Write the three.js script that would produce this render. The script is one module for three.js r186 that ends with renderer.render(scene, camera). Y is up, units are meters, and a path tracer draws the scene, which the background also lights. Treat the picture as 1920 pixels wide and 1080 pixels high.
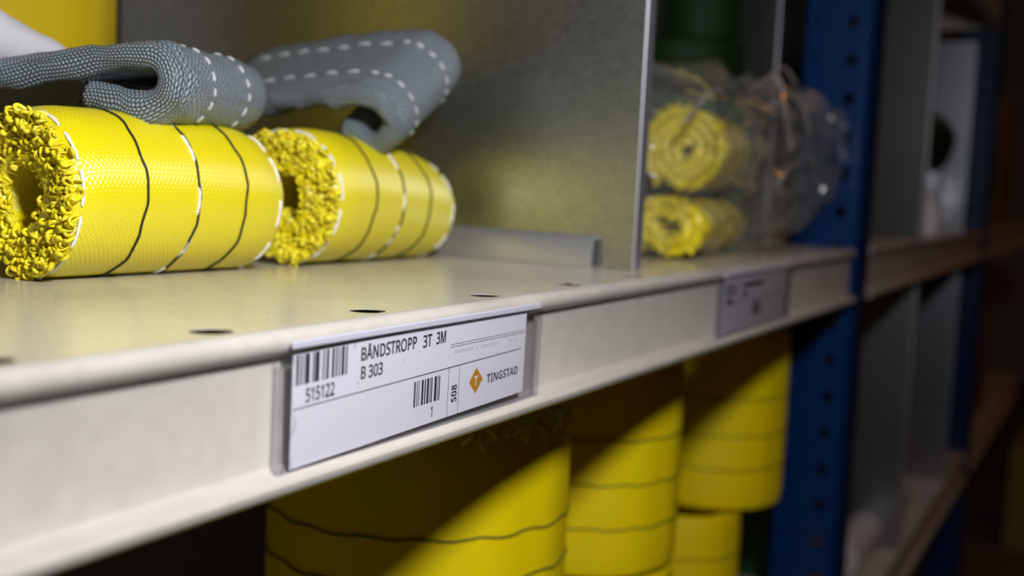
import * as THREE from 'three';
import { mergeGeometries, toCreasedNormals, mergeVertices } from 'three/addons/utils/BufferGeometryUtils.js';
import { RoundedBoxGeometry } from 'three/addons/geometries/RoundedBoxGeometry.js';
import { RectAreaLightUniformsLib } from 'three/addons/lights/RectAreaLightUniformsLib.js';
import { ImprovedNoise } from 'three/addons/math/ImprovedNoise.js';

// ------------------------------------------------------------------ camera, light, exposure
// x runs along the racking, z points out into the aisle, y = 0 is the upper edge of the label channel of the shelf.
const FLOOR = -0.95, CEIL = 2.1;
const scene = new THREE.Scene();
scene.background = new THREE.Color(0x000000);
const camera = new THREE.PerspectiveCamera(2 * Math.atan(540 / 2200) * 180 / Math.PI, 1920 / 1080, 0.02, 40);
camera.position.set(-0.2794, 0.0557, 0.2233);
camera.rotation.set(-0.0906, -1.0922, 0.0475, 'YXZ');
camera.focus = 0.446;
camera.userData.fStop = 6;
scene.add(camera);
const renderer = new THREE.WebGLRenderer({ antialias: true });
renderer.toneMapping = THREE.LinearToneMapping;
renderer.toneMappingExposure = 1.0;
renderer.shadowMap.enabled = true;
RectAreaLightUniformsLib.init();

// the photographer's flash, held above the frame in front of the shelf
const flash = new THREE.SpotLight(0xf8f9ff, 1.17, 0, 1.4, 1, 2);
flash.position.set(-0.11, 0.275, 0.265);
flash.target.position.set(0.32, 0.03, -0.08);
flash.castShadow = true;
flash.shadow.radius = 1.8;
scene.add(flash, flash.target);
// warm ceiling battens of the hall: glow and light are built in makeCeilingLamp below
const LAMP = { color: 0xff9c4c, light: 3.2, glow: 2 };

// ------------------------------------------------------------------ helpers
let seed = 12345;
const rnd = () => { seed = (seed * 1664525 + 1013904223) >>> 0; return seed / 4294967296; };
const rr = (a, b) => a + (b - a) * rnd();
const noise = new ImprovedNoise();
const V = (x, y, z) => new THREE.Vector3(x, y, z);
const used = {};
function numbered(name) { const n = used[name] = (used[name] ?? -1) + 1; return n ? `${name}_${String(n).padStart(3, '0')}` : name; }
function shade(o) { o.traverse((m) => { if (m.isMesh) { m.castShadow = true; m.receiveShadow = true; } }); return o; }
function thing(name, label, category, pos = [0, 0, 0], group) {
  const o = new THREE.Group(); o.name = numbered(name); o.position.set(...pos); scene.add(o);
  o.userData = { label, category }; if (group) o.userData.group = group;
  return o;
}
function part(name, geometry, material, parent, label) {
  const m = new THREE.Mesh(geometry, material); m.name = name; m.castShadow = m.receiveShadow = true; parent.add(m);
  if (label) m.userData.label = label;
  return m;
}
function structure(name, geometry, material, pos) {
  const m = part(name, geometry, material, scene); m.position.set(...pos); m.userData.kind = 'structure'; return m;
}
function copyOf(o, label, pos, turn = 0) {
  const base = o.name.replace(/_\d{3}$/, ''), c = o.clone(); c.name = numbered(base); c.position.set(...pos); c.rotation.y = turn; c.userData = { ...o.userData, label }; scene.add(c); return c;
}
function dataMap(w, h, f, srgb) {
  const d = new Uint8Array(w * h * 4);
  for (let y = 0; y < h; y++) for (let x = 0; x < w; x++) { const c = f(x / w, y / h, x, y), i = (y * w + x) * 4; for (let k = 0; k < 3; k++) d[i + k] = Math.max(0, Math.min(255, Array.isArray(c) ? c[k] : c)); d[i + 3] = 255; }
  const t = new THREE.DataTexture(d, w, h); t.wrapS = t.wrapT = THREE.RepeatWrapping; t.magFilter = THREE.LinearFilter; t.minFilter = THREE.LinearMipmapLinearFilter; t.generateMipmaps = true;
  if (srgb) t.colorSpace = THREE.SRGBColorSpace; t.needsUpdate = true; return t;
}
const scaled = (t, sx, sy) => { const c = t.clone(); c.repeat.set(1 / sx, 1 / sy); c.needsUpdate = true; return c; };
// periodic value noise on a lattice of n cells
function lattice(n, s) { const g = Array.from({ length: n * n }, (_, i) => { let h = (i * 374761393 + s * 668265263) >>> 0; h = Math.imul(h ^ (h >>> 13), 1274126177) >>> 0; return ((h ^ (h >>> 16)) >>> 0) / 4294967296; });
  return (u, v) => { const x = u * n, y = v * n, x0 = Math.floor(x), y0 = Math.floor(y), fx = x - x0, fy = y - y0, sx = fx * fx * (3 - 2 * fx), sy = fy * fy * (3 - 2 * fy), at = (a, b) => g[((b % n + n) % n) * n + ((a % n + n) % n)];
    return (at(x0, y0) * (1 - sx) + at(x0 + 1, y0) * sx) * (1 - sy) + (at(x0, y0 + 1) * (1 - sx) + at(x0 + 1, y0 + 1) * sx) * sy; }; }
const L4 = lattice(4, 1), L8 = lattice(8, 2), L16 = lattice(16, 3), L32 = lattice(32, 4), L64 = lattice(64, 5), L128 = lattice(128, 6), L256 = lattice(256, 7);
const fbm = (u, v) => 0.4 * L4(u, v) + 0.25 * L8(u, v) + 0.15 * L16(u, v) + 0.12 * L32(u, v) + 0.08 * L64(u, v);

// ------------------------------------------------------------------ materials
const TAU = Math.PI * 2;
// flat webbing: ribs across the width (period 3.2 mm along the length), yarns of 1.6 mm side by side; a tile is 4 ribs x 8 yarns
const ribMap = dataMap(512, 512, (u, v) => {
  const y = v * 8, row = Math.floor(y), d = (y - row - 0.5) * 2, round = Math.sqrt(Math.max(0, 1 - d * d * 0.96));      // warp yarns, half round
  const crimp = 0.5 + 0.5 * Math.cos(TAU * (u * 4 + (row % 2) * 0.5));                                               // up and down over the weft
  return 255 * (0.06 + 0.62 * round * (0.82 + 0.18 * crimp) * 0.6 + 0.45 * crimp + 0.06 * L128(u, v));
});
// coarse grey sleeve: staggered shiny beads
const beadMap = dataMap(512, 512, (u, v) => {
  const row = Math.floor(v * 16), a = u * 10 + (row % 2 ? 0.5 : 0), x = a - Math.floor(a) - 0.5, y = v * 16 - row - 0.5;
  const s = row % 4 < 2 ? 0.35 : -0.35, d = Math.hypot((x + s * y * 0.7) * 1.9, y * 2.1);
  return 255 * (0.1 + 0.85 * Math.sqrt(Math.max(0, 1 - d * d)) + 0.05 * L128(u, v));
});
const beadShade = dataMap(512, 512, (u, v) => {
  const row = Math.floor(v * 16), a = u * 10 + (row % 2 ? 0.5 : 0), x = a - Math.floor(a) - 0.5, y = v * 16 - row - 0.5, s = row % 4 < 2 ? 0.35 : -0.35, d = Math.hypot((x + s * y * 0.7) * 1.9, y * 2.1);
  const k = d < 1 ? 255 : 120; return [k, k, k];       // gaps between the beads darkened: their shade is put into the colour
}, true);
const weave = (color, map, su, sv, bump, rough, extra = {}) => new THREE.MeshPhysicalMaterial({ color, roughness: rough, bumpMap: scaled(map, su, sv), bumpScale: bump, side: THREE.DoubleSide, ...extra });
const lin = (r, g, b) => new THREE.Color().setRGB(r, g, b);
const M = {
  yellow: weave(lin(0.80, 0.685, 0.0012), ribMap, 0.0128, 0.0090, 0.00030, 0.32, { ior: 2.0, anisotropy: 0.95, anisotropyRotation: Math.PI / 2 }),
  yellowDeep: weave(lin(0.86, 0.66, 0.001), ribMap, 0.0128, 0.0128, 0.0004, 0.45, { specularIntensity: 0.5 }),
  yellowOrange: weave(lin(0.56, 0.39, 0.001), ribMap, 0.0128, 0.0128, 0.0005, 0.5, { specularIntensity: 0.4 }),  // darker, more orange yellow for the standing coil
  loop: new THREE.MeshPhysicalMaterial({ color: lin(0.83, 0.71, 0.012), roughness: 0.24 }),
  grey: weave(lin(0.25, 0.305, 0.34), beadMap, 0.0180, 0.0250, 0.0016, 0.27, { map: scaled(beadShade, 0.0180, 0.0250) }),
  white: weave(lin(0.62, 0.60, 0.62), beadMap, 0.012, 0.016, 0.0003, 0.5),
  greenDark: weave(lin(0.006, 0.024, 0.003), ribMap, 0.0128, 0.0128, 0.0003, 0.6, { specularIntensity: 0.4 }),  // green darkened so that the upper coils look shaded
  green: weave(lin(0.015, 0.115, 0.035), ribMap, 0.0128, 0.0128, 0.0003, 0.5),
  blackYarn: new THREE.MeshStandardMaterial({ color: lin(0.012, 0.014, 0.010), roughness: 0.7 }),
  darkYarn: new THREE.MeshStandardMaterial({ color: lin(0.10, 0.11, 0.006), roughness: 0.7 }),
  whiteYarn: new THREE.MeshStandardMaterial({ color: lin(0.80, 0.79, 0.74), roughness: 0.5 }),
  greyYarn: new THREE.MeshStandardMaterial({ color: lin(0.52, 0.52, 0.52), roughness: 0.5 }),
};
// stove-enamelled shelf steel, a little grimy
const grime = dataMap(1024, 1024, (u, v) => {
  let k = 1 - 0.10 * Math.max(0, fbm(u, v) * 1.6 - 0.7) - 0.05 * L256(u, v);
  const s = L256(u * 1.0, v) * L128(u + 0.3, v + 0.1) * L64(v, u); if (s > 0.50) k *= 0.86; if (s > 0.60) k *= 0.7; if (s > 0.70) k *= 0.5;
  return [206 * k, 200 * k * (0.98 + 0.02 * k), 182 * k * (0.93 + 0.07 * k)];
}, true);
M.enamel = new THREE.MeshPhysicalMaterial({ color: 0xffffff, map: scaled(grime, 0.22, 0.22), roughness: 0.26, clearcoat: 0.2, clearcoatRoughness: 0.2 });
M.enamelEdge = new THREE.MeshPhysicalMaterial({ color: lin(0.535, 0.515, 0.48), map: scaled(dataMap(512, 512, (u, v) => { const k = 255 - 22 * Math.max(0, fbm(u, v) * 2 - 0.9) - 6 * L64(u, v); return [k, k * 0.99, k * 0.965]; }, true), 0.3, 0.3), roughness: 0.30 });
// galvanised sheet: fine mottling
const spangle = dataMap(512, 512, (u, v) => { const k = 165 + 54 * (0.5 * L64(u, v) + 0.3 * L128(u, v) + 0.2 * L16(u, v)); return [k * 0.98, k, k * 1.0]; }, true);
const spangleRough = dataMap(512, 512, (u, v) => 80 + 18 * (0.6 * L64(u + 0.4, v) + 0.4 * L32(u, v)));
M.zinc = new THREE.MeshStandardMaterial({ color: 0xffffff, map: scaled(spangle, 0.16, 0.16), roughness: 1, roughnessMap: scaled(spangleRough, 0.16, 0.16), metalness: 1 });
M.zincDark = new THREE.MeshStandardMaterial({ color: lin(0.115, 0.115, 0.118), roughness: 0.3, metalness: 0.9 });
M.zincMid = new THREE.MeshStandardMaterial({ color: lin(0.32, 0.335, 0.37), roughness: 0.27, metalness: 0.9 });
M.zincEdge = new THREE.MeshStandardMaterial({ color: lin(0.56, 0.57, 0.62), roughness: 0.42, metalness: 0.85 });
M.blue = new THREE.MeshPhysicalMaterial({ color: lin(0.0004, 0.022, 0.098), roughness: 0.3, specularIntensity: 0.55 });
M.dark = new THREE.MeshStandardMaterial({ color: lin(0.01, 0.01, 0.012), roughness: 0.8 });
M.steel = new THREE.MeshStandardMaterial({ color: lin(0.75, 0.75, 0.75), roughness: 0.18, metalness: 1 });
M.clear = new THREE.MeshPhysicalMaterial({ color: lin(0.97, 0.97, 0.985), roughness: 0.07, transmission: 1, thickness: 0, ior: 1.49 });
M.clearThick = new THREE.MeshPhysicalMaterial({ color: lin(0.94, 0.945, 0.965), roughness: 0.08, transmission: 1, thickness: 0, ior: 1.49 });
M.film = new THREE.MeshPhysicalMaterial({ color: lin(0.97, 0.96, 0.93), roughness: 0.08, transmission: 0.95, thickness: 0, ior: 1.5 });
M.glint_fold = new THREE.MeshPhysicalMaterial({ color: lin(0.8, 0.78, 0.74), roughness: 0.14, transmission: 0.68, thickness: 0, ior: 1.6 });
M.lip = new THREE.MeshPhysicalMaterial({ color: lin(0.50, 0.49, 0.56), roughness: 0.25 });
M.paper = new THREE.MeshStandardMaterial({ color: lin(0.84, 0.84, 0.88), roughness: 0.75 });
M.concrete = new THREE.MeshStandardMaterial({ color: 0xffffff, map: scaled(dataMap(512, 512, (u, v) => { const k = 92 + 34 * fbm(u, v); return [k, k * 0.97, k * 0.92]; }, true), 2, 2), roughness: 0.85 });
M.plaster = new THREE.MeshStandardMaterial({ color: lin(0.42, 0.40, 0.36), roughness: 0.95 });
M.carton = new THREE.MeshStandardMaterial({ color: lin(0.42, 0.24, 0.10), roughness: 0.85 });
M.cartonDark = new THREE.MeshStandardMaterial({ color: lin(0.16, 0.09, 0.04), roughness: 0.85 });
M.redPlastic = new THREE.MeshStandardMaterial({ color: lin(0.45, 0.02, 0.015), roughness: 0.5 });
M.olive = new THREE.MeshStandardMaterial({ color: lin(0.35, 0.26, 0.05), roughness: 0.6 });
M.gloss = new THREE.MeshPhysicalMaterial({ color: lin(0.85, 0.87, 0.92), roughness: 0.14, clearcoat: 0.8, clearcoatRoughness: 0.1 });
M.bottle = new THREE.MeshPhysicalMaterial({ color: lin(0.82, 0.84, 0.88), roughness: 0.25 });

// ------------------------------------------------------------------ geometry builders
const box = (x0, x1, y0, y1, z0, z1, r = 0.0006) => { const g = new RoundedBoxGeometry(x1 - x0, y1 - y0, z1 - z0, 2, Math.min(r, (x1 - x0) / 2.1, (y1 - y0) / 2.1, (z1 - z0) / 2.1)); g.translate((x0 + x1) / 2, (y0 + y1) / 2, (z0 + z1) / 2); return g; };
// open (z, y) line -> closed sheet of the given thickness (to the left of the travel direction), extruded along x from x0 to x1
function sheet(line, t, x0, x1) {
  const off = line.map((p, i) => { const a = line[Math.max(0, i - 1)], b = line[Math.min(line.length - 1, i + 1)], d = Math.hypot(b[0] - a[0], b[1] - a[1]) || 1; return [p[0] - (b[1] - a[1]) / d * t, p[1] + (b[0] - a[0]) / d * t]; });
  const s = new THREE.Shape([...line, ...off.reverse()].map(([z, y]) => new THREE.Vector2(-z, y)));
  const g = new THREE.ExtrudeGeometry(s, { depth: x1 - x0, bevelEnabled: false, curveSegments: 1 }); g.rotateY(Math.PI / 2); g.translate(x0, 0, 0);
  return toCreasedNormals(g, 0.6);
}
const arc = (cz, cy, r, a0, a1, n) => Array.from({ length: n + 1 }, (_, i) => { const a = (a0 + (a1 - a0) * i / n) * Math.PI / 180; return [cz + r * Math.cos(a), cy + r * Math.sin(a)]; });
// A woven band swept along a line of {z, y, nz, ny} (n: outward side); its width lies along local x. `warp` moves every finished point.
function band(path, x0, x1, t, warp, cols = 22, uv0 = 0) {
  const pos = [], uv = [], idx = [], ring = [];
  for (let i = 0; i <= cols; i++) ring.push([i / cols, 1]);                       // outer face
  for (let i = 1; i < 6; i++) ring.push([1, Math.cos(Math.PI * i / 6), 1]);        // rounded right edge
  for (let i = 0; i <= cols; i++) ring.push([1 - i / cols, -1]);                   // inner face
  for (let i = 1; i < 6; i++) ring.push([0, -Math.cos(Math.PI * i / 6), -1]);
  ring.push(ring[0]);
  let len = uv0; const n = ring.length, p = V(0, 0, 0);
  path.forEach((q, k) => {
    if (k) len += Math.hypot(q.z - path[k - 1].z, q.y - path[k - 1].y);
    const w0 = q.x0 ?? x0, w1 = q.x1 ?? x1; let across = 0, last = null;
    ring.forEach(([f, s, e]) => {
      const bulge = e ? e * Math.sqrt(Math.max(0, 1 - s * s)) * t * 0.5 : 0, tt = q.t ?? t, taper = e ? 1 : Math.min(1, 0.86 + Math.min(f, 1 - f) * 3);
      p.set(w0 + (w1 - w0) * f + bulge, q.y + q.ny * s * tt / 2 * taper, q.z + q.nz * s * tt / 2 * taper);
      const c = [p.x, s * tt / 2]; if (last) across += Math.hypot(c[0] - last[0], c[1] - last[1]); last = c;
      if (warp) warp(p, len, f);
      pos.push(p.x, p.y, p.z); uv.push(len, across);
    });
  });
  for (let k = 0; k + 1 < path.length; k++) for (let j = 0; j + 1 < n; j++) { const a = k * n + j, b = a + n; idx.push(a, b, a + 1, b, b + 1, a + 1); }
  const m = n - 1; for (const k of [0, path.length - 1]) { const c = pos.length / 3; let sx = 0, sy = 0, sz = 0; for (let j = 0; j < m; j++) { sx += pos[(k * n + j) * 3]; sy += pos[(k * n + j) * 3 + 1]; sz += pos[(k * n + j) * 3 + 2]; } pos.push(sx / m, sy / m, sz / m); uv.push(0, 0); for (let j = 0; j < m; j++) k ? idx.push(c, k * n + j + 1, k * n + j) : idx.push(c, k * n + j, k * n + j + 1); }
  const g = new THREE.BufferGeometry(); g.setAttribute('position', new THREE.Float32BufferAttribute(pos, 3)); g.setAttribute('uv', new THREE.Float32BufferAttribute(uv, 2)); g.setIndex(idx); g.computeVertexNormals();
  // join the normals over the seam of each ring
  const N = g.attributes.normal; for (let k = 0; k < path.length; k++) { const a = k * n, b = a + n - 1, s = V(N.getX(a) + N.getX(b), N.getY(a) + N.getY(b), N.getZ(a) + N.getZ(b)).normalize(); N.setXYZ(a, s.x, s.y, s.z); N.setXYZ(b, s.x, s.y, s.z); }
  return g;
}
// spiral of a coiled sling round (0, r): from the core out; ends at `endAngle` (degrees, 0 = towards +z, 90 = up)
function spiral(r, t, turns, endAngle, flat = 1, step = 7.5) {
  const out = [], n = Math.round(turns * 360 / step), e = endAngle * Math.PI / 180;
  for (let i = 0; i <= n; i++) {
    const back = (n - i) * step * Math.PI / 180, a = e - back, lap = back / TAU, q = Math.max(0, (lap - Math.floor(lap) - 0.86) / 0.14), rad = r - t / 2 - (Math.floor(lap) + q * q * (3 - 2 * q)) * t * 1.03, lump = 1 + 0.012 * Math.sin(a * 3 + 1) + 0.008 * Math.sin(a * 7);
    out.push({ z: rad * Math.cos(a) * flat * lump, y: r + rad * Math.sin(a) * lump, nz: Math.cos(a), ny: Math.sin(a), a });
  }
  return out;
}
// a yarn lying on a swept band: from path indices i0..i1 at width position x; wobbling
function yarn(path, i0, i1, x, t, rad, warp, wob = 0.0006, ph = 0, sides = 5) {
  const pts = []; let len = 0;
  for (let i = i0; i <= i1; i++) { const q = path[i]; if (i > i0) len += Math.hypot(q.z - path[i - 1].z, q.y - path[i - 1].y); const p = V(x + wob * Math.sin(len * 210 + ph) + wob * 0.7 * Math.sin(len * 530 + ph * 2), q.y + q.ny * (t / 2 + rad * 0.35), q.z + q.nz * (t / 2 + rad * 0.35)); if (warp) warp(p, len, 0.5); pts.push(p); }
  return new THREE.TubeGeometry(new THREE.CatmullRomCurve3(pts), Math.max(3, (i1 - i0) * 2), rad, sides, false);
}
// a thick two-ply stitch of white thread
function stitchGeo(path, i0, i1, x, t, rad, warp) {
  const mk = (o) => { const pts = []; let len = 0; const n = (i1 - i0) * 4;
    for (let j = 0; j <= n; j++) { const f = i0 + j / 4, k = Math.min(path.length - 2, Math.floor(f)), w = f - k, a = path[k], b = path[k + 1], q = { z: a.z + (b.z - a.z) * w, y: a.y + (b.y - a.y) * w, nz: a.nz + (b.nz - a.nz) * w, ny: a.ny + (b.ny - a.ny) * w };
      len += 0.0011; const e = Math.sin(Math.PI * j / n), tw = len * 2400 + o, h = t / 2 + rad * (0.5 * Math.min(1, e * 3) - 0.3) + rad * 0.35 * Math.cos(tw);
      const p = V(x + rad * 0.45 * Math.sin(tw), q.y + q.ny * h, q.z + q.nz * h); if (warp) warp(p, 0, 0.5); pts.push(p); }
    return new THREE.TubeGeometry(new THREE.CatmullRomCurve3(pts), n * 2, rad * 0.62, 6, false); };
  return mergeGeometries([mk(0), mk(Math.PI)]);
}
// one plump loop of yarn standing out of a selvedge, 1 unit long towards -x
const loopGeo = new THREE.TubeGeometry(new THREE.CatmullRomCurve3([V(0.25, 0, -0.12), V(-0.35, 0.02, -0.34), V(-0.85, 0.06, -0.26), V(-1, 0.05, 0.05), V(-0.8, -0.03, 0.3), V(-0.3, -0.04, 0.3), V(0.25, 0, 0.1)]), 14, 0.2, 6, false);

// coiled sling with its axis along local x (0..w), lying at y = 0
function coil(o, { w, r, t = 0.0065, turns = 3, end = -110, flat = 1, warp, mat = M.yellow, black = [], white = [], yarnMat = M.blackYarn, stitch = 0.0011, loops = 0, loopSize = 0.0055, step = 7.5, singles = true }) {
  const path = spiral(r, t, turns, end, flat, step), n = path.length - 1, lap = Math.round(360 / step);
  part('webbing', band(path, t / 2, w - t / 2, t, warp, 26), mat, o);
  black.forEach((x, i) => part('marker_yarn', yarn(path, n - lap, n, x, t, 0.00062, warp, 0.0005, i * 2), yarnMat, o, 'dark marker yarn woven along the webbing'));
  const all = [];
  white.forEach((x, i) => { for (let k = n - lap + (i % 2); k + 3 <= n; k += (x < 0.01 ? 4.0 : 4.8) * 7.5 / step) { const a = Math.floor(k), g = stitchGeo(path, a, Math.min(n, a + Math.max(2, Math.round(3 * 7.5 / step))), x, t, stitch, warp); singles ? part('stitch', g, M.whiteYarn, o) : all.push(g); } });
  if (all.length) part('stitching', mergeGeometries(all), M.whiteYarn, o);
  if (loops) {
    const im = new THREE.InstancedMesh(loopGeo, M.loop, loops), m = new THREE.Matrix4(), q = new THREE.Quaternion(), p = V(0, 0, 0), c = new THREE.Color();
    for (let i = 0; i < loops; i++) {
      const f = Math.pow(rnd(), 0.8) * n, k = Math.min(n - 1, Math.floor(f)), P = path[k], side = rr(-0.5, 0.5) * t * 1.1;
      const depth = 1 - f / n; p.set(rr(-0.0005, 0.0016) + 0.004 * depth, P.y + P.ny * side, P.z + P.nz * side); const outer = f > n - lap && side > 0.25 * t; if (outer) p.x = rr(0, 0.003); if (warp) warp(p, 0, 0);
      q.setFromEuler(new THREE.Euler(rr(0, TAU), rr(-0.95, 0.95), rr(-0.95, 0.95)));
      const s = loopSize * rr(0.6, 1.15); m.compose(p, q, V(s, s * rr(0.8, 1.2), s * rr(0.7, 1.1))); im.setMatrixAt(i, m);
      const b = rr(0.75, 1.15); im.setColorAt(i, c.setRGB(b, b * rr(0.95, 1.03), b * rr(0.6, 2.2)));
    }
    im.name = 'frayed_edge'; im.userData = { kind: 'stuff', label: 'looped yarn ends at the coil edge' }; im.castShadow = im.receiveShadow = true; o.add(im);
  }
  return path;
}

// ------------------------------------------------------------------ the hall
structure('floor', new THREE.BoxGeometry(9, 0.1, 4.2), M.concrete, [2.5, FLOOR - 0.05, 0.3]);
structure('ceiling', new THREE.BoxGeometry(9, 0.1, 4.2), M.plaster, [2.5, CEIL + 0.05, 0.3]);
structure('wall_back', new THREE.BoxGeometry(9, CEIL - FLOOR, 0.1), M.plaster, [2.5, (CEIL + FLOOR) / 2, -0.75]);
structure('wall_front', new THREE.BoxGeometry(9, CEIL - FLOOR, 0.1), M.plaster, [2.5, (CEIL + FLOOR) / 2, 2.35]);
structure('wall_left', new THREE.BoxGeometry(0.1, CEIL - FLOOR, 4.2), M.plaster, [-2.0, (CEIL + FLOOR) / 2, 0.3]);
structure('wall_right', new THREE.BoxGeometry(0.1, CEIL - FLOOR, 4.2), M.plaster, [7.0, (CEIL + FLOOR) / 2, 0.3]);
const LAMPS = [[-0.6, 'ceiling batten lamp nearest the labelled shelf'], [1.2, 'ceiling batten lamp over the middle of the aisle'], [3.0, 'ceiling batten lamp over the far aisle end']];
for (const [x, label] of LAMPS) {
  const o = thing('ceiling_lamp', label, 'lamp', [x, CEIL, 1.1], 'ceiling battens over the aisle');
  part('housing', box(-0.64, 0.64, -0.06, -0.001, -0.05, 0.05, 0.006), M.bottle, o);
  part('tube', new THREE.CapsuleGeometry(0.016, 1.18, 6, 16).rotateZ(Math.PI / 2).translate(0, -0.08, 0), new THREE.MeshStandardMaterial({ color: 0xffffff, emissive: LAMP.color, emissiveIntensity: LAMP.glow }), o);
  const l = new THREE.RectAreaLight(LAMP.color, LAMP.light, 1.2, 0.1); l.position.set(x, CEIL - 0.1, 1.1); l.lookAt(x, FLOOR, 1.1); scene.add(l);
}

// ------------------------------------------------------------------ racking: shelves
const DECK = 0.0073, BACK = -0.46;
const HOLE_X = [-0.092, -0.0148, 0.066, 0.152, 0.236, 0.318, 0.400, 0.482, 0.564, 0.646, 0.728], HOLE_Z = -0.0135;
function makeShelf(len, label, pos, holes, screws = []) {
  const o = thing('steel_shelf', label, 'shelf', pos);
  const s = new THREE.Shape([[0, 0.0060], [len, 0.0060], [len, -BACK], [0, -BACK]].map(([x, z]) => new THREE.Vector2(x, z)));
  for (const x of holes) { const h = new THREE.Path(); h.absarc(x, -HOLE_Z, 0.0066, 0, TAU, true); s.holes.push(h); }
  const deck = new THREE.ExtrudeGeometry(s, { depth: 0.00035, bevelEnabled: false, curveSegments: 20 }); deck.rotateX(-Math.PI / 2); deck.translate(0, DECK - 0.00035, 0);
  part('deck', deck, M.enamel, o, 'flat punched top of the shelf');
  const line = [[-0.0075, DECK - 0.00002], ...arc(-0.0032, DECK - 0.0040, 0.0040, 90, -70, 14), [-0.0032, -0.0013], [-0.0038, -0.0028], [-0.0038, -0.0352], [-0.0028, -0.0366], [-0.0012, -0.0374], ...arc(0.0006, -0.0405, 0.0034, 74, -90, 12), [-0.012, -0.0439], [-0.016, -0.0439]].reverse();
  part('front_edge', sheet(line, 0.0011, 0, len), M.enamelEdge, o, 'rolled front edge with a recessed label channel');
  part('stiffener', mergeGeometries([box(0, len, -0.04, DECK - 0.0012, -0.462, -0.459, 0.0005), box(0.0, 0.0012, -0.04, DECK - 0.0012, -0.459, -0.006, 0.0004), box(len - 0.0012, len, -0.04, DECK - 0.0012, -0.459, -0.006, 0.0004)]), M.enamel, o);
  for (const [x, dy] of screws) { const g = new THREE.SphereGeometry(0.0034, 18, 10, 0, TAU, 0, Math.PI / 2).scale(1, 0.55, 1).translate(x, DECK + dy, HOLE_Z); part('screw', g, M.steel, o, 'shiny domed screw head in a deck hole'); }
  return o;
}
const X0 = -0.42, LEN1 = 0.848 - X0, X2 = 0.925, LEN2 = 1.055, PITCH = 0.405;
makeShelf(LEN1, 'white enamelled shelf whose front edge carries the two label holders', [X0, 0, 0], HOLE_X.map((x) => x - X0), [[0.236 - X0, -0.0012], [0.564 - X0, -0.0010]]);
const shelfB = makeShelf(LEN2, 'shelf beyond the blue post at the height of the labelled shelf', [X2, 0, 0], []);
makeShelf(LEN1, 'shelf below the labelled one carrying the stacked yellow coils', [X0, -PITCH, 0], []);
copyOf(shelfB, 'lower shelf beyond the blue post, with a white wrapped roll along its front', [X2, -PITCH, 0]);
makeShelf(LEN1, 'shelf above the yellow coils, out of the frame', [X0, PITCH, 0], []);
copyOf(shelfB, 'shelf above the grey dividers beyond the blue post', [X2, PITCH, 0]);
copyOf(shelfB, 'farthest shelf continuing past the second blue post', [2.06, 0, 0]);
copyOf(shelfB, 'farthest lower shelf past the second blue post', [2.06, -PITCH, 0]);

// posts
function makePost(label, x, holeY0, top) {
  const o = thing('rack_post', label, 'rack post', [x, FLOOR, 0]);
  const d = 0.064, w = 0.068, t = 0.002, r = 0.005, h = top - FLOOR, p = 0.0355;
  const s = new THREE.Shape([[r, 0], [d - r, 0], [d - r, h], [r, h]].map(([z, y]) => new THREE.Vector2(z, y)));
  for (let y = holeY0; y < h - 0.01; y += p) { const a = new THREE.Path(); a.absellipse(0.0175, y, 0.0048, 0.0058, 0, TAU, true); s.holes.push(a); const b = new THREE.Path(); b.absellipse(0.0515, y + 0.002, 0.0022, 0.0026, 0, TAU, true); s.holes.push(b); }
  const web = new THREE.ExtrudeGeometry(s, { depth: t, bevelEnabled: false, curveSegments: 8 }); web.rotateY(Math.PI / 2);   // shape x -> -z
  part('web', web, M.blue, o, 'perforated side of the post');
  const tube = (pts) => { const g = new THREE.ExtrudeGeometry(new THREE.Shape(pts.map(([a, b]) => new THREE.Vector2(a, b))), { depth: h, bevelEnabled: false }); g.rotateX(-Math.PI / 2); return toCreasedNormals(g, 0.7); };
  const cnr = (cx, cz, a0, a1, ra, rb) => [...arc(cx, cz, ra, a0, a1, 8), ...arc(cx, cz, rb, a1, a0, 8)];
  // plan: (x, -z)
  part('front_flange', tube([...arc(r, r, r, 180, 270, 8), ...arc(w - r, r, r, 270, 360, 8), [w, 0.018], [w - t, 0.018], ...arc(w - r, r, r - t, 360, 270, 8), ...arc(r, r, r - t, 270, 180, 8)]), M.blue, o, 'narrow front face of the post');
  part('rear_flange', tube([...arc(r, d - r, r, 90, 180, 8).reverse(), ...arc(w - r, d - r, r, 90, 0, 8), ...arc(w - r, d - r, r - t, 0, 90, 8), ...arc(r, d - r, r - t, 90, 180, 8)]), M.blue, o);
  part('foot_plate', box(-0.012, w + 0.012, 0.0005, 0.006, -d - 0.012, 0.012, 0.001), M.blue, o);
  return o;
}
makePost('blue perforated steel post at the right end of the labelled shelf', 0.852, 0.033, 0.95);
makePost('second blue post, dark and blurred at the far end of the grey dividers', 1.984, 0.033, 0.95);

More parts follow.
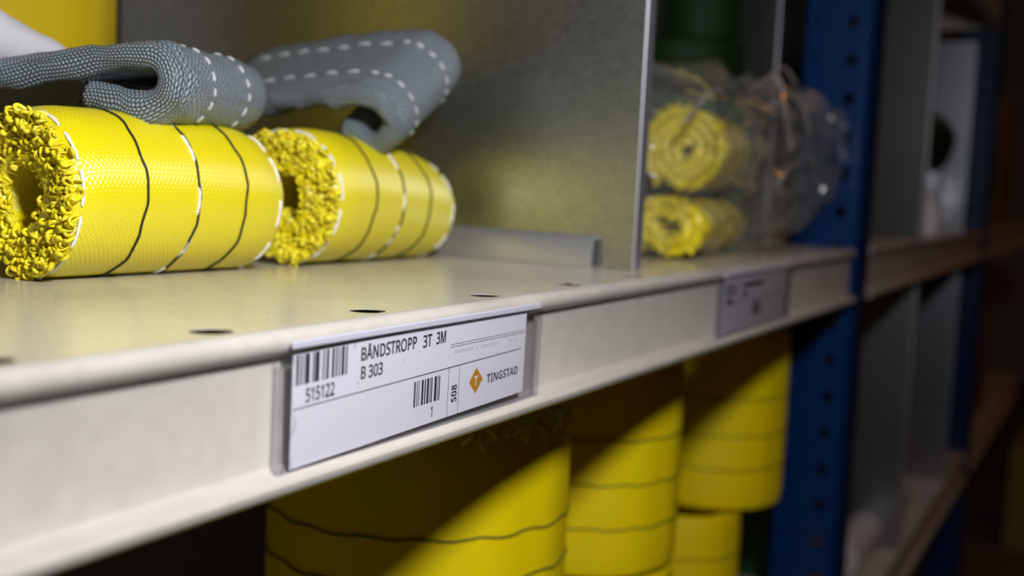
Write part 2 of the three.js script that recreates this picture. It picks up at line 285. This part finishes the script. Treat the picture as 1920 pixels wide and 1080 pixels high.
// ------------------------------------------------------------------ galvanised dividers
function makeDivider(label, x, y, front, h, back = -0.44, foot = true, lip = 0.011, mat = M.zinc) {
  const o = thing('metal_divider', label, 'shelf divider', [x, y, 0]);
  part('panel', box(-0.0005, 0.0005, 0.0004, h, back, front, 0.0003), mat, o, mat === M.zinc ? 'mottled galvanised sheet' : 'plain grey sheet');
  part('front_lip', box(-0.0012, lip, 0.0002, h, front - 0.0002, front + 0.0016, 0.0007), M.zincEdge, o, 'bright folded front edge');
  if (foot) {
    const pr = new THREE.Shape([[-0.0095, 0], [-0.0075, 0.0160], [-0.0060, 0.0180], [-0.0035, 0.0186], [-0.0006, 0.0180], [-0.0006, 0.0166], [-0.0034, 0.0172], [-0.0052, 0.0167], [-0.0063, 0.0154], [-0.0083, 0]].map(([a, b]) => new THREE.Vector2(a, b)));
    const g = new THREE.ExtrudeGeometry(pr, { depth: 0.36, bevelEnabled: false }); g.translate(0, 0.0003, -0.052 - 0.36);
    part('foot_rail', toCreasedNormals(g, 0.7), M.zincEdge, o, 'folded rail along the foot of the divider');
  }
  return o;
}
makeDivider('galvanised divider right of the front yellow coils, with a folded foot rail', 0.3585, DECK, -0.0295, 0.30);
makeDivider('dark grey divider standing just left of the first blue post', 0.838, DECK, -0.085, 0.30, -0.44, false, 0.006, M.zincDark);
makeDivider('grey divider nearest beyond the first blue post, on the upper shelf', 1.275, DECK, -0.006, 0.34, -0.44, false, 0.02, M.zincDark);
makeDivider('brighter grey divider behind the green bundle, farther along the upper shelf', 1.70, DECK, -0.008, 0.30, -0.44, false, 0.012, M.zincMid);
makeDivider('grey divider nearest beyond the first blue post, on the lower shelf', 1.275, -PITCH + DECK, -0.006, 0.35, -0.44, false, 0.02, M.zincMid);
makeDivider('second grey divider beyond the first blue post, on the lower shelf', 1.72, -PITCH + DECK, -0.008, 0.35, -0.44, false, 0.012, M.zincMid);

// ------------------------------------------------------------------ label holders and labels
function makeHolder(label, x0, len) {
  const o = thing('label_holder', label, 'label holder', [x0, -0.0372, 0.0002]);
  o.rotation.x = 0.02;
  const h = 0.0392;
  part('window', box(0, len, 0.0006, h - 0.0005, 0.0008, 0.0013, 0.0002), M.clear, o, 'clear front pane');
  part('back', box(0, len, 0.0006, h - 0.003, -0.0010, -0.0006, 0.0002), M.clear, o);
  part('foot_fold', box(0, len, 0, 0.0014, -0.0010, 0.0015, 0.0006), M.clearThick, o);
  part('top_lip', box(0.003, len - 0.003, h - 0.0004, h + 0.0022, 0.0007, 0.0020, 0.0006), M.lip, o, 'milky upper lip');
  for (const x of [0, len - 0.0010]) part('end_cap', box(x, x + 0.0010, 0, h, -0.0012, 0.0017, 0.0006), M.clearThick, o, 'glossy end');
  return o;
}
const holder = makeHolder('clear plastic label holder in focus, holding the black printed label', 0.0005, 0.1765);
{ // crinkled plastic strip at the left end
  const pts = []; for (let i = 0; i <= 12; i++) pts.push(V(0.0045 + 0.0016 * Math.sin(i * 1.1) + i * 0.00012, 0.037 - i * 0.003, 0.0005 + 0.0006 * Math.cos(i * 1.7)));
  part('crease', new THREE.TubeGeometry(new THREE.CatmullRomCurve3(pts), 40, 0.00035, 6), M.clearThick, holder, 'crinkled strip of plastic');
}
const W2 = 0.172;
makeHolder('second label holder, blurred, near the right end of the labelled shelf', 0.434, W2);

function cardTexture(w, h, draw) {
  const k = 2048 / w, c = document.createElement('canvas'); c.width = 2048; c.height = Math.round(h * k); const g = c.getContext('2d');
  g.fillStyle = '#ffffff'; g.fillRect(0, 0, c.width, c.height); g.scale(k, k); draw(g); const t = new THREE.CanvasTexture(c); t.colorSpace = THREE.SRGBColorSpace; t.anisotropy = 16; return t;
}
function fitText(g, s, x, base, w, cap, spacing = 0) { // text scaled to width w and cap height cap (mm)
  g.save(); g.translate(x, base); g.font = '10px sans-serif'; const k = cap / 7.14; const m = g.measureText(s).width; g.scale(w / m, k); g.fillText(s, 0, 0); g.lineWidth = 0.5; g.strokeStyle = g.fillStyle; g.strokeText(s, 0, 0); g.restore();
}
function bars(g, x, y, w, h, pattern) { const tot = pattern.reduce((a, b) => a + b, 0); let at = x; pattern.forEach((p, i) => { const d = w * p / tot; if (i % 2 === 0) g.fillRect(at, y, d, h); at += d; }); }
const CARD = { x: 6, w: 157.5, top: 1.0, h: 36 };   // millimetres; card coordinates: x from its left, y down from its top
const card = cardTexture(CARD.w, CARD.h, (g) => {
  const X = (x) => x - CARD.x, Y = (x, y) => CARD.top - y + (x - 85) * 0.0195;   // holder millimetres -> card
  g.fillStyle = '#1b1a26'; g.strokeStyle = '#1b1a26';
  bars(g, X(7.6), Y(8, -0.9) - 0.2, 27.2, 9.6, [3, 2, 2, 2, 1, 1, 5, 4, 2, 1, 5, 4, 1, 1, 1, 2, 3, 4, 3, 2, 2, 2, 1.5, 2, 3.5, 2, 2, 1.2]);
  fitText(g, '515122', X(12.6), Y(20, -16.1), 15.4, 4.2);
  fitText(g, 'BÅNDSTROPP', X(41.7), Y(55, -6.2), 35.2, 4.3);
  fitText(g, '3T', X(80.9), Y(85, -6.0), 6.2, 4.3);
  fitText(g, '3M', X(90.2), Y(92, -5.75), 7.2, 4.3);
  fitText(g, 'B 303', X(42.0), Y(46, -12.7), 13.6, 4.1);
  g.lineWidth = 0.34; g.beginPath(); g.moveTo(X(6.5), Y(6.5, -17.7)); g.lineTo(X(160), Y(160, -14.45)); g.stroke();
  g.lineWidth = 0.26; for (const x of [100.5, 108.6]) { g.beginPath(); g.moveTo(X(x), Y(x, -15.4)); g.lineTo(X(x), Y(x, -36.2)); g.stroke(); }
  bars(g, X(76.3), Y(80, -18.0), 18.0, 9.4, [2, 1.6, 1, 1.6, 1, 3, 2.6, 1.6, 1.6, 1.6, 2.6, 1.4, 1, 1, 1.6, 3, 3, 1.2, 1, 1.2, 1.4]);
  fitText(g, '1', X(88.4), Y(89, -33.0), 2.0, 3.9);
  g.save(); g.translate(X(107.3), Y(105, -29.8)); g.rotate(-Math.PI / 2); g.font = 'bold 10px sans-serif'; { const m = g.measureText('S08').width; g.scale(7.1 / m, 4.0 / 7.14); } g.fillText('S08', 0, 0); g.restore();
  const dx = X(122), dy = Y(122, -23.4); g.fillStyle = '#d9981f'; g.beginPath(); g.moveTo(dx, dy - 5.3); g.lineTo(dx + 5.5, dy); g.lineTo(dx, dy + 5.3); g.lineTo(dx - 5.5, dy); g.fill();
  g.fillStyle = '#f4efe8'; g.fillRect(dx - 1.7, dy - 1.9, 3.4, 0.8); g.fillRect(dx - 0.45, dy - 1.9, 0.9, 3.9);
  g.fillStyle = '#2c2a2a'; g.save(); g.translate(X(130.9), Y(145, -25.5)); g.font = 'bold 10px sans-serif'; { const m = g.measureText('TINGSTAD').width; g.scale(27.2 / m, 3.5 / 7.14); } g.fillText('TINGSTAD', 0, 0); g.restore();
  // worn transfer: brown streaks and specks
  g.strokeStyle = 'rgba(104,88,70,0.75)'; g.lineWidth = 0.3; for (const d of [0, 0.95]) { g.beginPath(); g.moveTo(X(101), Y(101, -7 - d)); for (let x = 103; x < 164; x += 2) g.lineTo(X(x), Y(x, -6.9 - d - 0.15 * Math.sin(x))); g.stroke(); }
  g.fillStyle = 'rgba(104,90,74,0.55)'; for (let x = 104; x < 158; x += 1.7) if (L64(x / 60, 0.3) > 0.42) { g.fillRect(X(x), Y(x, -9.6), 1.3, 0.22); g.fillRect(X(x), Y(x, -10.3), 1.3, 0.22); }
  g.fillStyle = 'rgba(40,38,50,0.5)'; for (let i = 0; i < 60; i++) { const a = (i * 37.7) % 150, b = (i * 11.3) % 30, s = 0.1 + 0.22 * L64(a / 150, b / 30); g.fillRect(a, b, s, s); }
  g.fillRect(X(40.6), Y(40, -13.4), 0.6, 0.7); g.fillRect(X(68.2), Y(68, -8.6), 0.5, 0.4); g.fillRect(X(68.4), Y(68, -9.7), 0.5, 0.4);
  g.strokeStyle = 'rgba(40,38,50,0.7)'; g.lineWidth = 0.3; g.beginPath(); g.moveTo(X(37.2), Y(37, 0.9)); g.quadraticCurveTo(X(39.4), Y(38, -0.3), X(37.6), Y(37, -1.8)); g.stroke();
});
const cardMat = new THREE.MeshStandardMaterial({ color: lin(0.79, 0.775, 0.80), map: card, roughness: 0.7 });
function makeCard(name, label, x0, y0, w, h, mat, tilt) {
  const g = new THREE.PlaneGeometry(w, h, 12, 4), bx = box(-w / 2, w / 2, -h / 2, h / 2, -0.0003, -0.00004, 0.0001);
  const o = thing(name, label, 'label', [x0 + w / 2, y0 - h / 2, 0.0002 + 0.0004 + 0.02 * (y0 - h / 2 + 0.0372)]); o.rotation.set(0.02, 0, tilt);
  part('paper', bx, M.paper, o); part('print', g, mat, o, 'printed face');
  return o;
}
makeCard('price_label', 'white paper label printed BÅNDSTROPP 3T 3M with barcodes and a yellow diamond', CARD.x / 1000, CARD.top / 1000, CARD.w / 1000, CARD.h / 1000, cardMat, 0.0195);
const card2 = cardTexture(150, 36, (g) => { g.fillStyle = '#3a3340'; bars(g, 4, 4, 24, 8, [3, 2, 1, 2, 4, 2, 1, 3, 2]); g.fillRect(6, 14, 15, 3); g.fillRect(40, 5, 48, 3); g.fillRect(40, 11, 12, 3); bars(g, 66, 19, 18, 9, [3, 1, 2, 1, 3, 1, 2]); g.fillRect(4, 16.8, 142, 0.3); });
makeCard('price_label', 'blurred paper label in the second holder near the blue post', 0.441, 0.0005, 0.155, 0.0365, new THREE.MeshStandardMaterial({ color: lin(0.72, 0.70, 0.74), map: card2, roughness: 0.7 }), 0);

// ------------------------------------------------------------------ front yellow coils
const ROLLS = 'yellow coiled slings on the labelled shelf';
{
  const o = thing('coiled_sling', 'front yellow coiled sling whose open looped end faces left', 'sling', [0.0440, DECK, -0.1665], ROLLS); o.rotation.y = -0.0556;
  const warp = (p) => { const f = p.x / 0.1214, y = p.y - 0.034; const k = 1 + 0.012 * Math.sin(f * 3.1) - 0.05 * Math.pow(Math.max(0, 1 - f * 7), 2) - 0.07 * Math.pow(Math.max(0, f - 0.25), 1.6) - 0.05 * Math.pow(Math.max(0, f * 7 - 6), 2); p.z *= k; p.y = Math.max(0.0004, 0.034 + y * k - 0.034 * (1 - k)); };
  coil(o, { w: 0.1214, r: 0.0352, t: 0.0072, turns: 2.85, flat: 0.96, end: -125, warp, black: [0.034, 0.0632, 0.0925], white: [0.0035, 0.063, 0.1165], loops: 1300, loopSize: 0.0040, stitch: 0.0009 });
}
{
  const o = thing('coiled_sling', 'second yellow coiled sling, right end close to the galvanised divider', 'sling', [0.1985, DECK, -0.1600], ROLLS); o.rotation.y = -0.005;
  const W = 0.128, warp = (p) => { const f = p.x / W, y = p.y - 0.0358; const k = 1.0 - 0.05 * Math.pow(Math.max(0, 1 - f * 6), 2) - 0.17 * Math.pow(Math.max(0, f), 2.0) - 0.05 * Math.pow(Math.max(0, f * 6 - 5), 2); p.z *= k; p.y = Math.max(0.0004, 0.0358 + y * k - 0.0358 * (1 - k)); };
  coil(o, { w: W, r: 0.0358, t: 0.0072, turns: 3.0, end: -120, warp, black: [0.034, 0.0622, 0.092], white: [0.0045, 0.062, 0.1225], loops: 1200, loopSize: 0.0040, stitch: 0.0009 });
}

// ------------------------------------------------------------------ folded sleeves lying on the coils
// profile of a band that comes out of the shelf, bends down at the front and runs back under itself (z towards the aisle)
function foldPath(top, gap, bend, bottom, sagTop, sagBottom, n = 16) {
  const out = [], R = bend;
  for (let i = 0; i <= n; i++) { const f = i / n; out.push([-top * (1 - f), R + gap * 0 - sagTop * Math.pow(1 - f, 1.6)]); }
  for (let i = 1; i < n; i++) { const a = Math.PI / 2 - Math.PI * i / n; out.push([R * Math.cos(a) * 1.05, R * Math.sin(a)]); }
  for (let i = 0; i <= n * 0.7; i++) { const f = i / (n * 0.7); out.push([-bottom * f, -R + sagBottom * f]); }
  return out.map(([z, y], i) => { const a = out[Math.max(0, i - 1)], b = out[Math.min(out.length - 1, i + 1)], d = Math.hypot(b[0] - a[0], b[1] - a[1]); return { z, y, nz: -(b[1] - a[1]) / d, ny: (b[0] - a[0]) / d }; });
}
function sleeve(label, pos, rot, w, path, t, mat, stitches, yarnMat, warp, group) {
  const o = thing('folded_sleeve', label, 'sling sleeve', pos, group); o.rotation.set(...rot);
  part('fabric', band(path, 0, w, t, warp, 30), mat, o);
  for (const x of stitches) for (let k = 2; k + 2 < path.length; k += 2) part('stitch', stitchGeo(path, k, Math.min(path.length - 1, k + 1.5 | 0 || k + 1), x, t, 0.0010, warp), yarnMat, o);
  return o;
}
const crumple = (amp, ph) => (p, len, f) => { const e = Math.max(0, 1 - f * 3.2), n1 = noise.noise(p.x * 60 + ph, p.y * 90, p.z * 70), n2 = noise.noise(p.x * 110, p.y * 140 + ph, p.z * 120); p.y += amp * (0.5 + e) * (n1 * 1.2 + n2 * 0.25); p.z += amp * (0.4 + e) * (n1 * 0.6 + n2 * 0.4); p.x += amp * e * n1 * 1.4; };
const GREY = 'grey folded sleeves on the yellow coils';
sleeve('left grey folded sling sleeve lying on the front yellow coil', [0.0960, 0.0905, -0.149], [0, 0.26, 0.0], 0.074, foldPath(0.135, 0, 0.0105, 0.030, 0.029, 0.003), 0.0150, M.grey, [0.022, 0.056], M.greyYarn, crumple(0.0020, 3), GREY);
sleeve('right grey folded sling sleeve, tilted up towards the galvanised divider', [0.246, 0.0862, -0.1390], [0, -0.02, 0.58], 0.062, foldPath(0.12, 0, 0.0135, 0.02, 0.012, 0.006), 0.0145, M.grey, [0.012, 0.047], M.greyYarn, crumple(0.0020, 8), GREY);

// things deeper in the shelf
{
  const o = thing('standing_coil', 'large yellow coil standing upright at the back left of the labelled shelf', 'sling', [0.178, DECK + 0.0003, -0.382]);
  const g = new THREE.Group();
  const path = spiral(0.088, 0.007, 3, 200, 1, 6), w = 0.26;
  const warp = (p) => { const a = Math.atan2(p.y - 0.088, p.z); const k = 1 + 0.006 * Math.sin(a * 40); p.z *= k; const x = p.x, y = p.y - 0.088; p.x = y * k; p.y = x; };
  part('webbing', band(path, 0.004, w - 0.004, 0.007, warp, 26), M.yellowOrange, o);
}
{
  const wr = crumple(0.0018, 15);
  sleeve('white folded sling sleeve behind the left grey sleeve', [0.03, 0.1085, -0.232], [0.0, 0.0, 0.0], 0.112, foldPath(0.025, 0, 0.0105, 0.025, 0.002, 0.0), 0.009, M.white, [], M.whiteYarn, (p, l, f) => { const k = 1 - 0.85 * Math.pow(Math.max(0, (f - 0.42) / 0.58), 1.1); p.y = -0.014 + (p.y + 0.014) * k; wr(p, l, f); });
}

// ------------------------------------------------------------------ upright coils below
const UNDER = 'yellow coils stacked below the labelled shelf';
function upright(label, x, z, r, y0, y1, lines, opts = {}) {
  const o = thing('stacked_coil', label, 'sling', [x, y0, z], UNDER), w = y1 - y0;
  const rib = opts.rib ?? 0.003, warp = (p) => { const a = Math.atan2(p.y - r, p.z), k = 1 + rib * Math.sin(a * 46) - 0.012 * Math.pow(Math.abs(p.x / w - 0.5) * 2, 6); const zz = p.z * k, yy = (p.y - r) * k; p.y = p.x; p.x = yy; p.z = zz; };
  coil(o, { w, r, t: 0.008, turns: 2.4, end: 175, step: 6, warp, mat: M.yellowDeep, yarnMat: M.darkYarn, black: lines.map((f) => f * w), stitch: 0.0008, white: opts.white ? opts.white.map((f) => f * w) : [], singles: false });
  if (opts.fray) {
    const n = opts.fray, im = new THREE.InstancedMesh(loopGeo, M.loop, n), m = new THREE.Matrix4(), q = new THREE.Quaternion();
    for (let i = 0; i < n; i++) { const a = rr(0, TAU), R = r - rr(0, 0.02); q.setFromEuler(new THREE.Euler(rr(0, TAU), rr(-1, 1), -Math.PI / 2 + rr(-0.9, 0.9))); const s = rr(0.004, 0.007); m.compose(V(R * Math.sin(a), w + rr(-0.004, 0.001), R * Math.cos(a)), q, V(s, s, s)); im.setMatrixAt(i, m); }
    im.name = 'frayed_edge'; im.userData = { kind: 'stuff' }; im.castShadow = im.receiveShadow = true; o.add(im);
  }
  return o;
}
const LOW = -PITCH + DECK;
upright('topmost coil of the nearest stack, frayed rim just under the label holder', 0.287, -0.125, 0.085, -0.186, -0.0735, [0.30, 0.52], { fray: 500, rib: 0.006 });
upright('coil under the topmost one of the nearest stack below the label', 0.290, -0.125, 0.083, LOW + 0.105, -0.189, [0.3, 0.7]);
upright('bottom coil of the nearest stack below the label', 0.288, -0.127, 0.083, LOW + 0.0005, LOW + 0.103, [0.3, 0.7]);
upright('upper coil of the middle stack, between the nearest stack and the one by the post', 0.4825, -0.105, 0.065, -0.207, -0.064, [0.24, 0.45, 0.66], { });
upright('lower coil of the middle stack below the labelled shelf', 0.485, -0.107, 0.066, LOW + 0.0005, -0.210, [0.25, 0.5, 0.75]);
upright('wider upper coil of the stack beside the blue post', 0.7802, -0.105, 0.065, -0.229, -0.068, [0.23, 0.42, 0.63]);
upright('narrower lower coil under the wide one beside the blue post', 0.735, -0.115, 0.052, LOW + 0.0005, -0.232, [0.30, 0.54, 0.78]);

// ------------------------------------------------------------------ bagged slings right of the divider
{
  const o = thing('bagged_coil', 'upper yellow coiled sling inside the clear plastic bag', 'sling', [0.555, 0.0545, -0.073], 'yellow coils in the plastic bag');
  coil(o, { w: 0.12, r: 0.0315, t: 0.007, turns: 3.6, end: -120, black: [0.04, 0.08], white: [], loops: 500, loopSize: 0.004, singles: false });
  o.rotation.y = 0.12;
  const p = thing('bagged_coil', 'lower flattened yellow coiled sling inside the clear plastic bag', 'sling', [0.490, DECK + 0.001, -0.060], 'yellow coils in the plastic bag');
  const warp = (q) => { q.y *= 0.78; q.z *= 1.1; };
  coil(p, { w: 0.15, r: 0.0265, t: 0.0075, turns: 2.3, end: -120, warp, black: [0.04, 0.1], white: [], loops: 500, loopSize: 0.004, singles: false });
  p.rotation.y = 0.10;
}
{
  const o = thing('plastic_bag', 'crumpled clear plastic bag round two yellow coils beside the divider', 'bag', [0.62, DECK, -0.082]);
  const nu = 180, nv = 120, pos = [], idx = [];
  const rid = (x, y, z, f, ph) => { const v = 1 - Math.abs(noise.noise(x * f + ph, y * f * 1.2, z * f + ph * 2)) * 2.2; return Math.sign(v) * v * v; };
  for (let j = 0; j <= nv; j++) for (let i = 0; i <= nu; i++) {
    const a = i / nu * TAU, b = j / nv * Math.PI, sx = -Math.cos(b), tail = Math.max(0, (sx - 0.1) / 0.9), s = Math.pow(Math.sin(b), 0.6 - 0.25 * tail);
    const X = sx < 0 ? sx * 0.175 : sx * 0.215;
    const ry = 0.066 * (1 - 0.28 * tail), rz = 0.056 * (1 - 0.78 * tail), cy = 0.0665 + 0.022 * tail, cz = 0.058 * tail;
    const sq = (v) => Math.sign(v) * Math.pow(Math.abs(v), 0.85);
    let y = cy + ry * s * sq(Math.sin(a)), z = cz + rz * s * sq(Math.cos(a)), x = X + (tail > 0 ? 0.02 * tail * Math.sin(a * 1 + 0.3) : 0);
    const k = 0.009 * rid(x, y, z, 15, 1) + 0.0040 * rid(x, y, z, 34, 4) + 0.0006 * rid(x, y, z, 80, 9);
    y += k * Math.sin(a) * 1.5; z += k * Math.cos(a) * (1.5 - tail); x += 0.5 * k * sx;
    if (x > 0.225) x = 0.225 + (x - 0.225) * 0.3;
    pos.push(x, Math.max(0.0006 + 0.0006 * (1 + noise.noise(x * 90, 3, z * 90)), y), z);
  }
  for (let j = 0; j < nv; j++) for (let i = 0; i < nu; i++) { const a = j * (nu + 1) + i, b = a + nu + 1; idx.push(a, a + 1, b, b, a + 1, b + 1); }
  let g = new THREE.BufferGeometry(); g.setAttribute('position', new THREE.Float32BufferAttribute(pos, 3)); g.setIndex(idx); g = mergeVertices(g, 1e-6); g.computeVertexNormals();
  part('film', g, M.film, o);
  // film tubes added to carry the bag's highlights, in the bag's own metres
  const glintFolds = [[[0.06, 0.135, 0.030], [0.105, 0.156, 0.034], [0.14, 0.145, 0.038]], [[0.04, 0.134, 0.030], [0.085, 0.146, 0.036], [0.070, 0.118, 0.048], [0.085, 0.086, 0.052]], [[0.10, 0.140, 0.03], [0.135, 0.128, 0.045], [0.155, 0.10, 0.05]], [[-0.12, 0.095, 0.030], [-0.075, 0.118, 0.030], [-0.03, 0.126, 0.026]], [[0.03, 0.055, 0.056], [0.055, 0.07, 0.057], [0.10, 0.075, 0.056]]];
  for (const q of glintFolds) part('glint_fold', new THREE.TubeGeometry(new THREE.CatmullRomCurve3(q.map((a) => V(...a))), 30, 0.0017, 8), M.glint_fold, o, 'added fold of film carrying a highlight');
}
// green coils behind the bag; the upper two have shade put into their green
const GREEN = 'green coils behind the plastic bag';
function greenCoil(label, x, z, r, y0, y1, lines = [], mat = M.green) {
  const o = thing('green_coil', label, 'sling', [x, y0, z], GREEN), w = y1 - y0, warp = (p) => { const yy = p.y - r; p.y = p.x; p.x = yy; };
  coil(o, { w, r, t: 0.008, turns: 2.2, end: 175, step: 7.5, warp, mat, yarnMat: M.darkYarn, black: lines.map((f) => f * w), singles: false });
}
greenCoil('wide green coil standing right behind the plastic bag', 0.772, -0.150, 0.062, DECK + 0.0005, 0.140);
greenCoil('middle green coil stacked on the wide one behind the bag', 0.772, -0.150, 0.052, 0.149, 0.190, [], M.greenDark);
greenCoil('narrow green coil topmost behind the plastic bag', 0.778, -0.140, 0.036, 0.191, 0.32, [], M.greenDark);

// ------------------------------------------------------------------ beyond the blue post
{
  const b = thing('white_box', 'small white box under the green bundle between the grey dividers', 'box', [1.58, DECK + 0.0003, -0.095]);
  part('body', box(-0.07, 0.07, 0, 0.082, -0.05, 0.05, 0.003), M.bottle, b); part('lid', box(-0.072, 0.072, 0.0822, 0.092, -0.052, 0.052, 0.003), M.bottle, b);
  const o = thing('green_bundle', 'green rolled sling on the small white box between the grey dividers beyond the post', 'sling', [1.52, DECK + 0.0935, -0.080]);
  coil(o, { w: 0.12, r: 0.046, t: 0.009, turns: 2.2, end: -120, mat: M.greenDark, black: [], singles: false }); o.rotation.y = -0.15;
  const w2 = thing('white_bottle', 'glossy white bottle in front of the small white box', 'bottle', [1.475, DECK + 0.0003, -0.032]);
  const prof = [[0, 0], [0.018, 0], [0.0205, 0.003], [0.0215, 0.02], [0.021, 0.034], [0.018, 0.043], [0.012, 0.050], [0.0085, 0.053], [0.0085, 0.058], [0, 0.058]].map(([x, y]) => new THREE.Vector2(x, y));
  part('body', new THREE.LatheGeometry(prof, 40), M.gloss, w2); part('cap', new THREE.CylinderGeometry(0.0095, 0.0095, 0.012, 28).translate(0, 0.064, 0), M.gloss, w2);
  const t = thing('orange_strap', 'orange strap hanging over the bundle before the second post', 'strap', [1.80, DECK, -0.03]);
  { const ln = [[-0.10, 0.085], [-0.08, 0.104], [-0.055, 0.112], [-0.034, 0.102], [-0.022, 0.075], [-0.016, 0.04], [-0.012, 0.0008]], pth = ln.map(([z, y], i) => { const a = ln[Math.max(0, i - 1)], b = ln[Math.min(6, i + 1)], d = Math.hypot(b[0] - a[0], b[1] - a[1]); return { z, y, nz: -(b[1] - a[1]) / d, ny: (b[0] - a[0]) / d }; });
    part('webbing', band(pth, 0, 0.05, 0.005), M.carton, t); }
  const w = thing('white_roll', 'long white wrapped roll along the front of the lower shelf', 'roll', [1.12, LOW, -0.046]);
  coil(w, { w: 0.40, r: 0.022, t: 0.007, turns: 2.5, end: -120, mat: M.white, black: [], singles: false });
  greenCoil('dark green coil on the lower shelf right behind the first post', 1.12, -0.14, 0.06, LOW, LOW + 0.20);
  greenCoil('teal green coil at the back of the lower shelf beside the first post', 0.80, -0.26, 0.055, LOW, LOW + 0.12);
}
const CART = 'cartons at the far end';
function carton(label, x, y, z, w, h, d, mat) {
  const o = thing('carton', label, 'box', [x, y, z], CART);
  part('body', box(-w / 2, w / 2, 0, h, -d / 2, d / 2, 0.002), mat, o);
  part('flap', box(-w / 2 + 0.001, w / 2 - 0.001, h - 0.0005, h + 0.003, -d / 2 + 0.001, -0.002, 0.001), mat, o); part('flap', box(-w / 2 + 0.001, w / 2 - 0.001, h - 0.0005, h + 0.003, 0.002, d / 2 - 0.001, 0.001), mat, o);
}
carton('brown carton on the farthest shelf next to the second post', 2.30, DECK, -0.15, 0.28, 0.20, 0.24, M.cartonDark);
carton('taller brown carton on the farthest shelf', 2.66, DECK, -0.16, 0.30, 0.28, 0.26, M.cartonDark);
carton('brown carton on the farthest lower shelf', 2.40, LOW, -0.16, 0.34, 0.22, 0.26, M.cartonDark);
carton('red box standing at the end of the aisle', 4.2, FLOOR, 0.30, 0.4, 0.75, 0.4, M.redPlastic);
carton('olive box standing in front of the red one', 3.6, FLOOR, 0.18, 0.4, 0.30, 0.4, M.olive);

shade(scene);
renderer.render(scene, camera);
